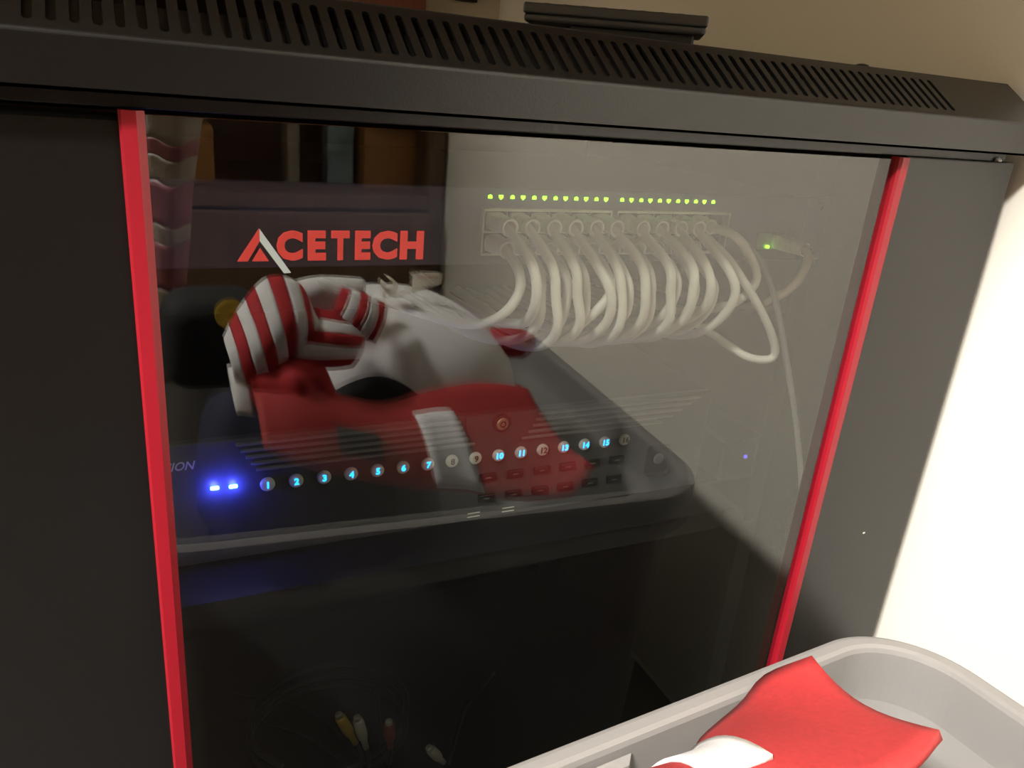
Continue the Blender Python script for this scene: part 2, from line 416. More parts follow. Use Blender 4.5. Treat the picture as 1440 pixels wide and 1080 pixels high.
# lettering on the glass
yl = -0.0007
for s, x0, x1 in (('C', 0.0543, 0.0650), ('E', 0.0670, 0.0746), ('T', 0.0768, 0.0846), ('E', 0.0870, 0.0938), ('C', 0.0946, 0.1058), ('H', 0.1070, 0.1178)):
    rk.add('logo_letter', fit(front_text(s, 0, -0.00005, 0, 0.0175, extrude=0.0003, bold=0.0010), x0, x1, 0.5722, 0.5848), 'logo_red', door)
def poly_front(pts, th=0.0006): return prism([(x, 0.0, z) for x, z in pts], (0, -th, 0))
rk.add('logo_letter', join(poly_front([(0.0388, 0.5722), (0.0474, 0.5853), (0.0477, 0.5853), (0.0477, 0.5805), (0.0428, 0.5722)]),
                           poly_front([(0.0446, 0.5722), (0.0478, 0.5776), (0.0512, 0.5722)])), 'logo_red', door)
rk.add('logo_slash', poly_front([(0.0477, 0.5855), (0.0600, 0.5672), (0.0571, 0.5670), (0.0477, 0.5805)], 0.0007), 'logo_silver', door, label='silver diagonal stroke of the logo')

# ------------------------------------------------------------------ network switch
SY = 0.085
sw_ = Thing('network_switch', 'rack-mounted network switch with rows of ports and green lights', 'switch', (0.2045, SY + 0.1, 0.549))
sw_.add('body', box((-0.0155, SY + 0.001, 0.5495), (0.4245, SY + 0.22, 0.5925), 0.0006), 'switch')
fp = sw_.add('front_panel', join(box((-0.0155, SY - 0.002, 0.5492), (0.4245, SY + 0.002, 0.5932), 0.001)), 'switch')
for x0 in (-0.0365, 0.4245):
    sw_.add('mounting_ear', box((x0, SY - 0.002, 0.5492), (x0 + 0.021, SY + 0.001, 0.5932), 0.0004), 'switch')
    for z in (0.556, 0.587):
        sw_.add('screw', lathe([(0.0035, 0), (0.003, 0.0015), (0.001, 0.002)], (x0 + 0.0105, SY - 0.002, z), (0, -1, 0), 12), 'chrome')
colx = [0.1885 + 0.0139 * k for k in range(6)] + [0.2762 + 0.0139 * k for k in range(6)]
pb = sw_.add('port_block', join(box((0.1800, SY - 0.006, 0.5553), (0.2650, SY, 0.5560 + 0.0006)), box((0.1800, SY - 0.006, 0.5806), (0.2650, SY, 0.5820)),
     box((0.1800, SY - 0.006, 0.5553), (0.1812, SY, 0.5820)), box((0.2638, SY - 0.006, 0.5553), (0.2650, SY, 0.5820)),
     box((0.2682, SY - 0.006, 0.5553), (0.3555, SY, 0.5566)), box((0.2682, SY - 0.006, 0.5806), (0.3555, SY, 0.5820)),
     box((0.2682, SY - 0.006, 0.5553), (0.2694, SY, 0.5820)), box((0.3543, SY - 0.006, 0.5553), (0.3555, SY, 0.5820)),
     box((0.1812, SY - 0.005, 0.5680), (0.2638, SY, 0.5692)), box((0.2694, SY - 0.005, 0.5680), (0.3543, SY, 0.5692))), 'port_metal')
pcell = box((-0.0062, -0.0028, -0.0056), (0.0062, -0.002, 0.0056))
for c in colx:
    for z in (0.5745, 0.5623):
        sw_.add('port', xform(pcell, Matrix.Translation((c, SY, z))), 'port_dark', pb)
for k in range(24):
    if k == 23: continue
    c = colx[k // 2] + (-0.0034 if k % 2 == 0 else 0.0034)
    if k % 2 == 0:
        p = [(-0.0011, -0.0008), (0.0013, -0.0008), (0.0013, 0.0008), (0.0003, 0.0014), (-0.0011, 0.0008)]
    else:
        p = [(-0.0013, 0.0012), (0.0013, 0.0012), (0.0013, -0.0002), (0.0, -0.0014), (-0.0013, -0.0002)]
    sw_.add('port_light', prism([(c + a, SY - 0.002, 0.5879 + b) for a, b in p], (0, -0.0006, 0)), 'led_green', fp)
for x in (0.3905, 0.4030):
    sw_.add('uplink_port', box((x - 0.006, SY - 0.0035, 0.5570), (x + 0.006, SY - 0.0015, 0.5685), 0.0003), 'port_metal')
sw_.add('uplink_light', box((0.3924, SY - 0.0052, 0.5582), (0.3947, SY - 0.003, 0.5601), 0.0003), 'led_green')
sw_.add('uplink_light', box((0.4002, SY - 0.0052, 0.5586), (0.4012, SY - 0.003, 0.5594), 0.0002), 'led_green')

# ------------------------------------------------------------------ patch cables
def boot(P0, P1, r0=(0.0058, 0.0052), r1=0.0042, ribs=7):
    """ribbed strain-relief boot from P0 to P1: rounded-square to round"""
    P0, P1 = Vector(P0), Vector(P1); T = (P1 - P0).normalized(); X = Vector((1, 0, 0)); X = (X - T * X.dot(T)).normalized(); Z = T.cross(X)
    V, F = [], []; nr = ribs * 2 + 1; n = 16
    for i in range(nr):
        t = i / (nr - 1); k = 1.0 if i % 2 == 0 else 0.90
        for j in range(n):
            a = 2 * math.pi * j / n; e = 2 + 4 * (1 - t)
            ca, sa = math.cos(a), math.sin(a); q = (abs(ca) ** e + abs(sa) ** e) ** (-1 / e)
            rx = r0[0] * (1 - t) + r1 * t; rz = r0[1] * (1 - t) + r1 * t
            V.append(P0.lerp(P1, t) + (X * ca * q * rx + Z * sa * q * rz) * k)
    for i in range(nr - 1):
        for j in range(n): F.append((i * n + j, i * n + (j + 1) % n, (i + 1) * n + (j + 1) % n, (i + 1) * n + j))
    last = [V[(nr - 1) * n + j] for j in range(n)]        # hollow mouth the cord comes out of
    for back in (0.0, 0.006): V += [P1 + (p - P1) * 0.86 - T * back for p in last]
    for i in (nr - 1, nr):
        for j in range(n): F.append((i * n + j, i * n + (j + 1) % n, (i + 1) * n + (j + 1) % n, (i + 1) * n + j))
    F += [tuple(range(n - 1, -1, -1)), tuple(range((nr + 1) * n, (nr + 2) * n))]
    return V, F
def ring(c, axis, r, t, n=20):
    ax = Vector(axis).normalized(); up = Vector((0, 0, 1)); N = (up - ax * up.dot(ax)).normalized(); B = ax.cross(N)
    return tube([Vector(c) + (N * math.cos(2 * math.pi * j / n) + B * math.sin(2 * math.pi * j / n)) * r for j in range(n + 1)], t, 6, smooth=False, cap=False)
def patch_cable(x, z, by, pts, label, group, cable_mat='cable', rad=0.0029):
    t = Thing('patch_cable', label, 'cable', (x, SY, z), group)
    yb0, yb1 = SY - 0.001, by
    b = t.add('plug_boot', boot((x, yb0, z), (x + 0.0012, yb1, z - 0.0004)), 'boot', smooth=False)
    t.add('boot_collar', ring((x + 0.0012, yb1 - 0.0002, z - 0.0004), (0, -1, 0), 0.0043, 0.0009), 'boot_ring', b, smooth=True)
    full = [(x + 0.0010, yb1 + 0.0065, z - 0.0002)] + [(x + a, y, z + c) for a, y, c in pts]
    t.add('cord', tube(full, rad, 12, 7), cable_mat, smooth=True)
    return t
ordn = ['first', 'second', 'third', 'fourth', 'fifth', 'sixth', 'seventh', 'eighth', 'ninth', 'tenth']
top_lab = 'white patch cable in the %s upper port counted from the lettering side'
low_lab = 'white patch cable in the %s lower port counted from the lettering side'
rnd = random.Random(3)
for k in range(10):
    x = colx[k]
    j = lambda s: rnd.uniform(-s, s)
    dx = [0.006, 0.011, 0.014, 0.015, 0.012, 0.010]
    if k in (3, 5): dx = [0.0085, 0.0145, 0.018, 0.015, 0.010, 0.004]
    if k >= 5: dx = [0.0098, 0.0152, 0.0165, 0.0140, 0.010, 0.006]
    dz = [-0.017, -0.034, -0.054, -0.071, -0.080, -0.082]
    sc = 1.0 + 0.012 * (k - 4) / 5 + j(0.05)
    if k in (0, 8): sc *= 0.86
    ys = [0.046 + j(0.003), 0.041 + j(0.003), 0.047 + j(0.003), 0.072, 0.12, 0.24]
    patch_cable(x, 0.5748, 0.0635, [(dx[i] + (j(0.002) if i < 4 else j(0.008)), ys[i], dz[i] * sc) for i in range(6)], top_lab % ordn[k], 'cables in the upper ports')
for k in range(10):
    x = colx[k]
    dx = [0.003, 0.005, 0.006, 0.003, -0.004, -0.012]
    dz = [-0.009, -0.021, -0.040, -0.058, -0.068, -0.074]
    if k == 0: dx = [0.002, 0.001, -0.003, -0.010, -0.025, -0.06]; dz = [-0.007, -0.018, -0.032, -0.045, -0.052, -0.06]
    if k == 4: dx = [0.004, 0.005, -0.003, -0.010, -0.016, -0.02]
    j = lambda s: rnd.uniform(-s, s)
    sc = 1.05 + j(0.07)
    ys = [0.052 + j(0.002), 0.048 + j(0.002), 0.054, 0.080, 0.13, 0.25]
    patch_cable(x, 0.5622, 0.0645, [(dx[i] + j(0.0025), ys[i], dz[i] * sc) for i in range(6)], low_lab % ordn[k], 'cables in the lower ports')
# the last upper cable on the right, springing wide and bent back
patch_cable(colx[10], 0.5748, 0.070, [(0.0130, 0.060, -0.004), (0.0260, 0.057, -0.016), (0.0335, 0.055, -0.030), (0.0300, 0.057, -0.041), (0.0190, 0.065, -0.052), (0.0, 0.10, -0.062), (-0.02, 0.2, -0.07)],
            'white patch cable bowing out widest at the right end of the row', 'cables in the upper ports')
hk = Thing('network_cable', 'white cable sharply hooked back, hanging free beside the looped patch cables', 'cable', (0.36, 0.06, 0.49))
hk.add('cord', tube([(0.325, 0.080, 0.574), (0.338, 0.060, 0.560), (0.3499, 0.050, 0.5445), (0.3705, 0.049, 0.5222), (0.3835, 0.050, 0.5065), (0.3918, 0.052, 0.4925), (0.3880, 0.054, 0.4872), (0.3730, 0.060, 0.4890), (0.3560, 0.080, 0.5000), (0.34, 0.12, 0.51), (0.32, 0.22, 0.51)], 0.0028, 12, 7), 'cable', smooth=True)
lg = Thing('network_cable', 'thin dim grey cable hanging straight down behind the glass at the right', 'cable', (0.41, 0.06, 0.2))
lg.add('cord', tube([(0.366, 0.080, 0.566), (0.3720, 0.062, 0.5539), (0.3897, 0.060, 0.5284), (0.4106, 0.060, 0.4865), (0.4368, 0.060, 0.4288), (0.4600, 0.060, 0.3652), (0.4740, 0.062, 0.2964), (0.480, 0.07, 0.18), (0.478, 0.09, 0.05)], 0.0022, 10, 6), 'greycable', smooth=True)
up_ = Thing('uplink_cable', 'beige cable with a bulky plug in the right-hand uplink port', 'cable', (0.403, SY, 0.563))
b = up_.add('plug_boot', boot((0.4030, SY - 0.002, 0.5628), (0.4052, 0.058, 0.5618), (0.0064, 0.0056), 0.0046), 'boot')
up_.add('cord', tube([(0.4045, 0.066, 0.5620), (0.4058, 0.056, 0.5600), (0.4040, 0.053, 0.5516), (0.4015, 0.056, 0.5404), (0.3945, 0.064, 0.5282), (0.385, 0.09, 0.515), (0.37, 0.2, 0.505)], 0.0030, 10, 7), 'beigecable', smooth=True)

# ------------------------------------------------------------------ recorder on its shelf
NY = 0.142
rs = Thing('rack_shelf', 'black steel shelf tray under the video recorder', 'shelf', (0.204, 0.25, 0.33))
rs.add('tray', join(box((-0.030, 0.105, 0.3325), (0.437, 0.43, 0.335)), box((-0.030, 0.105, 0.318), (0.437, 0.107, 0.3335))), 'inner')
for x in (-0.0365, 0.428):
    rs.add('bracket', box((x, 0.084, 0.318), (x + 0.016, 0.43, 0.334), 0.0006), 'inner')
nv = Thing('video_recorder', 'dark grey video recorder with a row of numbered round buttons', 'recorder', (0.205, 0.27, 0.335))
nv.add('body', box((-0.0135, NY + 0.004, 0.340), (0.4235, 0.42, 0.4255), 0.001), 'nvr_body')
for x in (0.01, 0.39):
    for y in (0.17, 0.39): nv.add('foot', lathe([(0.009, 0), (0.01, 0.002), (0.009, 0.0055)], (x, y, 0.335), (0, 0, 1), 14), 'rubber')
fpn = nv.add('front_panel', join(box((-0.0135, NY, 0.3395), (0.4235, NY + 0.006, 0.4265), 0.0012, 3)), 'nvr')
lx = 0.2325
def slat(x0, x1, z): return box((x0, NY - 0.0016, z - 0.0010), (x1, NY + 0.0005, z + 0.0010), 0.0004, 1)
for i in range(5):
    z = 0.4225 - 0.0047 * i
    hw = math.sqrt(max(0.0, 0.0285 ** 2 - (0.4268 - z) ** 2)) + 0.002
    nv.add('vent_slat', slat(0.050 + 0.003 * i, lx - hw, z), 'nvr_slat', fpn)
    nv.add('vent_slat', slat(lx + hw, 0.4120 - 0.0085 * i, z), 'nvr_slat', fpn)
half = [(lx + 0.0275 * math.cos(a), NY + 0.0005, 0.4262 + 0.0275 * math.sin(a)) for a in [math.pi + math.pi * i / 18 for i in range(19)]]
nv.add('lock_plate', prism(half, (0, -0.0022, 0)), 'nvr', fpn)
lk = nv.add('key_lock', lathe([(0.0068, 0), (0.0068, 0.003), (0.0058, 0.0040), (0.0050, 0.0040)], (lx, NY - 0.001, 0.4193), (0, -1, 0), 24), 'rubber', fpn, label='round key lock')
nv.add('lock_face', lathe([(0.0047, 0), (0.0047, 0.0006), (0.0040, 0.0012)], (lx, NY - 0.0046, 0.4193), (0, -1, 0), 24), 'brass', lk, label='bright brass face')
nv.add('key_slot', join(ring((lx, NY - 0.0059, 0.4193), (0, -1, 0), 0.0020, 0.0005, 16), box((lx + 0.0002, NY - 0.0064, 0.4163), (lx + 0.0010, NY - 0.0056, 0.4180))), 'rubber', lk)
blue = {1, 2, 3, 4, 5, 6, 7, 10, 11, 13, 14, 15}
bprof = [(0.0047, 0), (0.0047, 0.0016), (0.0042, 0.0024), (0.0034, 0.0027)]
for n in range(16):
    x = 0.0688 + 0.01828 * n; z = 0.3922
    b = nv.add('channel_button', lathe(bprof, (x, NY, z), (0, -1, 0), 20), 'button', fpn)
    nv.add('digit', front_text(str(n + 1), x, NY - 0.0028, z, 0.0064, extrude=0.00015, bold=0.00018), 'digit_on' if n + 1 in blue else 'digit_off', b)
kv = box((-0.0068, -0.0022, -0.0030), (0.0068, 0.0005, 0.0030), 0.0008, 2)
for r, (z, n) in enumerate(((0.3752, 6), (0.3578, 6))):
    for i in range(n):
        k = nv.add('key', xform(kv, Matrix.Translation((0.2262 + 0.0224 * i, NY, z))), 'key', fpn)
        nv.add('key_print', box((0.2262 + 0.0224 * i - 0.0022, NY - 0.0024, z - 0.0004), (0.2262 + 0.0224 * i + 0.0022, NY - 0.0021, z + 0.0004)), 'nvr_slat', k)
dp = nv.add('direction_pad', box((0.3792 - 0.0115, NY - 0.0014, 0.3665 - 0.0105), (0.3792 + 0.0115, NY + 0.0005, 0.3735 + 0.0095), 0.0035, 3), 'key', fpn)
nv.add('enter_key', lathe([(0.0048, 0), (0.0048, 0.001), (0.004, 0.0016)], (0.3792, NY - 0.0012, 0.3710), (0, -1, 0), 18), 'nvr_slat', dp)
for x, z in ((0.0366, 0.3939), (0.0477, 0.3935)):
    l = nv.add('status_light', box((x - 0.0026, NY - 0.0012, z - 0.0013), (x + 0.0026, NY + 0.0002, z + 0.0013), 0.0008, 2), 'led_blue', fpn, label='bright blue status light')
    pl = bpy.data.lights.new('status_glow', 'POINT'); pl.energy = 0.045; pl.color = (0.05, 0.06, 1.0); pl.shadow_soft_size = 0.002
    po = bpy.data.objects.new('status_glow', pl); COL.objects.link(po); po.parent = l
    po.location = Vector((x, NY - 0.0045, z)) - nv.loc
nv.add('brand_lettering', fit(front_text('HIKVISION', 0, NY - 0.0002, 0, 0.008, extrude=0.0001, shear=0.3, bold=0.00012), -0.0095, 0.0262, 0.4088, 0.4146), 'print_white', fpn)
for x in (0.2174, 0.2458):
    for dz in (0, 0.003): nv.add('port_cover', box((x - 0.005, NY - 0.0006, 0.3425 + dz), (x + 0.005, NY + 0.0004, 0.3431 + dz)), 'print_white', fpn)
pa = Thing('power_adapter', 'small black power adapter with a tiny blue light beside the recorder', 'adapter', (0.470, 0.18, 0.335))
pa.add('case', box((0.4535, 0.146, 0.3355), (0.497, 0.24, 0.375), 0.003), 'inner')
pa.add('bracket', box((0.436, 0.15, 0.3325), (0.5035, 0.24, 0.3355), 0.0004), 'inner')
pa.add('indicator_light', lathe([(0.0020, 0), (0.0018, 0.001), (0.0008, 0.0016)], (0.4785, 0.1462, 0.3575), (0, -1, 0), 12), 'led_blue_dim')

# ------------------------------------------------------------------ loose AV plugs at the bottom of the rack
def plug(name, label, top, bottom, m, tail):
    t = Thing(name, label, 'plug', (bottom[0], bottom[1], 0.032))
    T, B = Vector(top), Vector(bottom); ax = B - T; L = ax.length
    t.add('plug_body', lathe([(0.0030, 0), (0.0048, 0.0012), (0.0050, L * 0.45), (0.0042, L * 0.62), (0.0030, L * 0.72), (0.0027, L)], T, ax, 14), m, smooth=True)
    t.add('plug_tip', lathe([(0.0016, 0), (0.0034, 0.001), (0.0034, 0.004)], T - ax.normalized() * 0.0045, ax, 12), 'port_metal')
    t.add('cord', tube([B - ax.normalized() * 0.003, B + ax.normalized() * 0.008] + tail, 0.0019, 8, 6), 'blackcable', smooth=True)
plug('audio_video_plug', 'yellow cable plug leaning among dark cables', (0.1325, 0.20, 0.1256), (0.1468, 0.20, 0.0912), 'rca_y', [(0.155, 0.205, 0.06), (0.15, 0.23, 0.036), (0.11, 0.29, 0.035), (0.05, 0.33, 0.035)])
plug('audio_video_plug', 'white cable plug right beside the yellow plug', (0.1483, 0.20, 0.1173), (0.1566, 0.20, 0.0820), 'rca_w', [(0.161, 0.205, 0.055), (0.16, 0.24, 0.036), (0.13, 0.31, 0.035), (0.06, 0.36, 0.035)])
plug('audio_video_plug', 'dim red cable plug standing apart from the yellow one', (0.1770, 0.20, 0.1031), (0.1792, 0.20, 0.0741), 'rca_r', [(0.180, 0.206, 0.05), (0.185, 0.24, 0.036), (0.20, 0.32, 0.035)])
plug('audio_video_plug', 'off-white cable plug lowest of the plugs, tilted sideways', (0.2184, 0.20, 0.0590), (0.2330, 0.20, 0.0370), 'rca_w', [(0.245, 0.21, 0.0345), (0.28, 0.26, 0.0345), (0.33, 0.30, 0.0345)])
bc = Thing('coiled_cable', 'dark blue-black cable coil lying in the bottom of the rack', 'cable', (0.14, 0.26, 0.032))
bc.add('cord', tube([(0.14 + 0.075 * math.cos(a), 0.27 + 0.06 * math.sin(a), 0.036 + 0.0035 * a / 3 + 0.02 * max(0, math.sin(a * 0.5 + 1))) for a in [i * 0.5 for i in range(34)]], 0.003, 8, 4), 'blackcable', smooth=True)

# ------------------------------------------------------------------ remote control on top of the rack
A, B_ = Vector((0.204, 0.100, 0)), Vector((0.2868, 0.0440, 0))
ex = (B_ - A).normalized(); ey = Vector((-ex.y, ex.x, 0)); LEN = (B_ - A).length
def RM(z): return Matrix(((ex.x, ey.x, 0, A.x), (ex.y, ey.y, 0, A.y), (0, 0, 1, z), (0, 0, 0, 1)))
rc = Thing('remote_control', 'slim black remote control lying across the top of the rack', 'remote control', (A + ex * LEN / 2 + ey * 0.02) + Vector((0, 0, Zt)))
rc.add('upper_shell', xform(box((0, 0, 0.0105), (LEN, 0.044, 0.0162), 0.0013, 3), RM(Zt)), 'remote')
rc.add('lower_shell', xform(box((0.0006, 0.0006, 0.0064), (LEN - 0.0006, 0.0434, 0.0108), 0.0018, 3), RM(Zt)), 'remote')
rc.add('battery_hump', xform(box((0.026, 0.006, 0.0), (LEN - 0.006, 0.038, 0.0072), 0.0012, 2), RM(Zt)), 'remote_dark')
for i in range(8):
    for jn in range(3):
        x = 0.012 + i * 0.0105; y = 0.010 + jn * 0.012
        red = (i == 0 and jn == 2)
        rc.add('button', xform(lathe([(0.0030, 0), (0.0030, 0.0004), (0.0022, 0.0007)], (x, y, 0.0162), (0, 0, 1), 12), RM(Zt)), 'btn_red' if red else 'rubber', label='red power button' if red else None)

# ------------------------------------------------------------------ storage bin
th = math.radians(4.6)
U, Vv = Vector((-math.cos(th), -math.sin(th), 0)), Vector((math.sin(th), -math.cos(th), 0))
O = Vector((0.397, -0.079, 0)); LU, LV = 0.43, 0.43
def rrect(off, z, r=0.055, n=18):
    r = max(0.004, r - off); pts = []
    for cx, cy, a0 in ((LU - off - r, LV - off - r, 0), (off + r, LV - off - r, 90), (off + r, off + r, 180), (LU - off - r, off + r, 270)):
        for i in range(n + 1):
            a = math.radians(a0 + 90 * i / n); pts.append(O + U * (cx + r * math.cos(a)) + Vv * (cy + r * math.sin(a)) + Vector((0, 0, z)))
    return pts
RZ = 0.37
prof = [(0.0012, RZ - 0.0330), (0.0, RZ - 0.0320), (0.0, RZ - 0.0033), (0.0012, RZ - 0.0008), (0.0035, RZ), (0.0085, RZ), (0.0105, RZ - 0.0013), (0.0115, RZ - 0.0038), (0.0125, RZ - 0.0358), (0.0140, RZ - 0.0420), (0.0165, RZ - 0.0520), (0.0180, RZ - 0.0600), (0.030, 0.06), (0.034, 0.030), (0.042, 0.022), (0.060, 0.020)]
V, F = [], []
rings = [rrect(o, z) for o, z in prof]
outer = [(0.0608, 0.0182), (0.0410, 0.0202), (0.0322, 0.0290), (0.0283, 0.06), (0.0162, RZ - 0.0605), (0.0148, RZ - 0.0525), (0.0123, RZ - 0.0425), (0.0109, RZ - 0.0368), (0.0099, RZ - 0.0046), (0.0085, RZ - 0.0022), (0.0040, RZ - 0.0018), (0.0018, RZ - 0.0036), (0.0016, RZ - 0.0320)]
rings += [rrect(o, z) for o, z in outer]
nr = len(rings[0])
for r_ in rings: V += r_
for i in range(len(rings)):
    k = (i + 1) % len(rings)
    if i == len(prof) - 1: continue
    for j in range(nr): F.append((i * nr + j, i * nr + (j + 1) % nr, k * nr + (j + 1) % nr, k * nr + j))
F.append(tuple((len(prof) - 1) * nr + j for j in range(nr))); F.append(tuple(len(prof) * nr + j for j in range(nr - 1, -1, -1)))
bn = Thing('storage_bin', 'frosted clear plastic storage bin standing in front of the rack', 'storage bin', O + U * LU / 2 + Vv * LV / 2)
bn.add('tub', (V, F), 'bin', smooth=False)
# moulded ribs on the inside of the wall facing the rack
for u0 in (0.105, 0.205, 0.305):
    c = O + U * u0 + Vv * 0.0125
    bn.add('moulded_rib', join(prism([c + Vector((0, 0, RZ - 0.008)), c + U * 0.004 + Vv * 0.004 + Vector((0, 0, RZ - 0.010)), c + U * 0.030 + Vv * 0.004 + Vector((0, 0, RZ - 0.010)), c + U * 0.034 + Vector((0, 0, RZ - 0.008))], Vv * 0.004 + Vector((0, 0, -0.028)))), 'bin')
for k in range(4):
    fx = O + U * (0.09 if k % 2 else LU - 0.09) + Vv * (0.09 if k < 2 else LV - 0.09)
    bn.add('foot', lathe([(0.012, 0), (0.014, 0.019)], fx, (0, 0, 1), 12), 'bin')

# folded clothing heap inside the bin
def heap(name, cx, cy, rx, ry, z0, z1, m, label, cat, seed, rip=0.007):
    r_ = random.Random(seed); ph = [r_.uniform(0, 6.28) for _ in range(6)]; V, F = [], []; nu, nv_ = 36, 12
    for i in range(nv_ + 1):
        v = i / nv_
        for j in range(nu):
            a = 2 * math.pi * j / nu
            rr = (1 - v ** 3.2) ** (1 / 2.2) if v < 1 else 0
            k = 1 + 0.05 * math.sin(3 * a + ph[0]) + 0.04 * math.sin(5 * a + ph[1] + 4 * v)
            e = (abs(math.cos(a)) ** 4 + abs(math.sin(a)) ** 4) ** (-0.25)
            x = cx + rx * rr * k * e * math.cos(a); y = cy + ry * rr * k * e * math.sin(a)
            z = z0 + (z1 - z0) * v + rip * v * (math.sin(30 * x / 0.3 + ph[2]) + math.sin(26 * y / 0.3 + ph[3] + 2 * x))
            V.append((x, y, z))
    for i in range(nv_):
        for j in range(nu): F.append((i * nu + j, i * nu + (j + 1) % nu, (i + 1) * nu + (j + 1) % nu, (i + 1) * nu + j))
    F.append(tuple(range(nu - 1, -1, -1)))
    F.append(tuple(nv_ * nu + j for j in range(nu)))
    return single(name, (V, F), m, label, cat, smooth=True)
heap('folded_clothes', 0.145, -0.335, 0.105, 0.105, 0.236, 0.378, 'grey_fab', 'dark grey folded clothes piled inside the bin', 'clothes', 4)
heap('folded_clothes', 0.190, -0.290, 0.118, 0.130, 0.0212, 0.248, 'grey_fab', 'flat grey blue garment spread over the bin floor', 'clothes', 9, 0.004)

# ------------------------------------------------------------------ red and white cap lying on the clothes
cp = Thing('cap', 'white baseball cap with red peak lying on clothes in the bin', 'cap', (0.2, -0.29, 0.39))
ccx, ccy, crx, cry, cz0, cz1 = 0.203, -0.320, 0.102, 0.126, 0.385, 0.4665
def crown_pt(a, v, d=0.0):
    p = 2.4
    r_ = max(0.0, 1 - v ** p) ** (1 / p) * (abs(math.cos(a)) ** 2.7 + abs(math.sin(a)) ** 2.7) ** (-1 / 2.7)
    x = ccx + (crx + d) * r_ * math.cos(a); y = ccy + (cry + d) * r_ * math.sin(a)
    z = cz0 + (cz1 + d - cz0) * v + 0.006 * math.sin(2 * a + 0.6) * (1 - v)
    return Vector((x, y, z))
V, F = [], []; nu, nv_ = 40, 14
for i in range(nv_ + 1):
    for j in range(nu): V.append(crown_pt(2 * math.pi * j / nu, (i / nv_) ** 0.8 if i < nv_ else 0.9999))
for i in range(nv_):
    for j in range(nu): F.append((i * nu + j, i * nu + (j + 1) % nu, (i + 1) * nu + (j + 1) % nu, (i + 1) * nu + j))
F.append(tuple(nv_ * nu + j for j in range(nu))); F.append(tuple(range(nu - 1, -1, -1)))
cp.add('crown', (V, F), 'cap_white', smooth=True, label='smooth white crown')
cp.add('crown_button', lathe([(0.007, 0), (0.006, 0.002), (0.003, 0.0035)], (ccx, ccy, cz1 - 0.0005), (0, 0, 1), 14), 'cap_white')
# dark of the cap's opening, painted as a black crescent facing the rack
G = []
for i in range(22):
    a = math.radians(146 - 62 * i / 21); h = math.sin(math.pi * i / 21) ** 0.7
    G.append([crown_pt(a, 0.06 + (0.60 - 0.06) * h * t / 5 , 0.0015) for t in range(6)])
cp.add('opening_shade', sheet(G, 0.001), 'black_fab', smooth=True, label='black crescent painted as the dark of the cap opening')
front = [(0.0688, -0.15, 0.4141), (0.0889, -0.142, 0.4025), (0.1211, -0.138, 0.391), (0.1557, -0.136, 0.3799), (0.176, -0.134, 0.3751), (0.2072, -0.13, 0.3708), (0.2274, -0.118, 0.3683), (0.2593, -0.107, 0.3687), (0.2795, -0.1, 0.3746), (0.2975, -0.11, 0.3903)]
back = [(0.0689, -0.205, 0.4350), (0.096, -0.195, 0.4411), (0.1221, -0.19, 0.4301), (0.1587, -0.19, 0.4183), (0.2023, -0.198, 0.4225), (0.2439, -0.2, 0.4241), (0.278, -0.19, 0.4212)]
Gb = loft(back, front, 40, 12, (0, 0.006, 0.010), 0.0)
for i in range(40):                                   # the right edge of the peak sags between its two corners
    k = max(0.0, (i / 39 - 0.55) / 0.45) ** 1.5
    for j in range(12): Gb[i][j].z -= 0.015 * k * math.sin(math.pi * j / 11)
br = cp.add('peak', sheet(Gb, 0.004), 'cap_red', smooth=True, label='red curved peak')
def gb(u, r_):
    k = int(u); t = u - k
    return Gb[k][r_].lerp(Gb[min(k + 1, 39)][r_], t) + Vector((0, 0.0012, 0.0030))
cp.add('peak_stripe', sheet([[gb(q + 20.3 - 0.12 * r_, r_) for r_ in range(3, 12)] for q in [i * 0.9 for i in range(7)]], 0.002), 'cap_white', br, smooth=True, label='broad white stripe')
cp.add('peak_patch', sheet([[gb(q + 9.5 - 0.1 * r_, r_) for r_ in range(6, 10)] for q in range(6)], 0.0016), 'black_fab', br, smooth=True, label='black rectangular patch')
# red band between peak and crown
G = []
for i in range(30):
    a = math.radians(150 - 112 * i / 29); G.append([crown_pt(a, t, 0.0035) for t in (0.0, 0.07, 0.14, 0.21)])
cp.add('headband', sheet(G, 0.003), 'cap_red', smooth=True)
# red strap end curling out behind the crown
cp.add('strap', tube([(0.270, -0.29, 0.425), (0.288, -0.268, 0.434), (0.303, -0.258, 0.435), (0.312, -0.256, 0.431)], [0.013 * k for k in [0.7, 0.8, 0.9, 1, 1, 1, 1, 1, 1, 1, 1, 1, 1, 1, 0.98, 0.95, 0.85, 0.65, 0.2]], 14, 6), 'cap_red', smooth=True)
# paper tag and curled label on top of the crown
cp.add('curled_label', sheet([[(0.1925 + 0.0055 * math.cos(t * 0.45 + 2.6), -0.285 + dy, 0.4830 + 0.0055 * math.sin(t * 0.45 + 2.6)) for dy in (0, -0.007, -0.014)] for t in range(13)] , 0.0006), 'paper', smooth=True)
tg = cp.add('paper_tag', sheet([[Vector((0.2155 + 0.0268 * u, -0.300 - 0.003 * math.sin(3 * u), 0.4895 - h * (1 - 0.45 * u * u))) for h in (0, 0.006, 0.012, 0.0165)] for u in [i / 8 for i in range(9)]], 0.0006), 'paper', smooth=True)
cp.add('tag_string', tube([(0.1890, -0.290, 0.4790), (0.1960, -0.294, 0.4725), (0.2050, -0.298, 0.4715), (0.2175, -0.300, 0.4760)], 0.0012, 8, 5), 'paper', tg, smooth=True)
cp.add('label_stem', tube([(0.1885, -0.292, 0.4780), (0.1890, -0.293, 0.4700), (0.1900, -0.296, 0.4620)], 0.0014, 8, 5), 'paper', smooth=True)
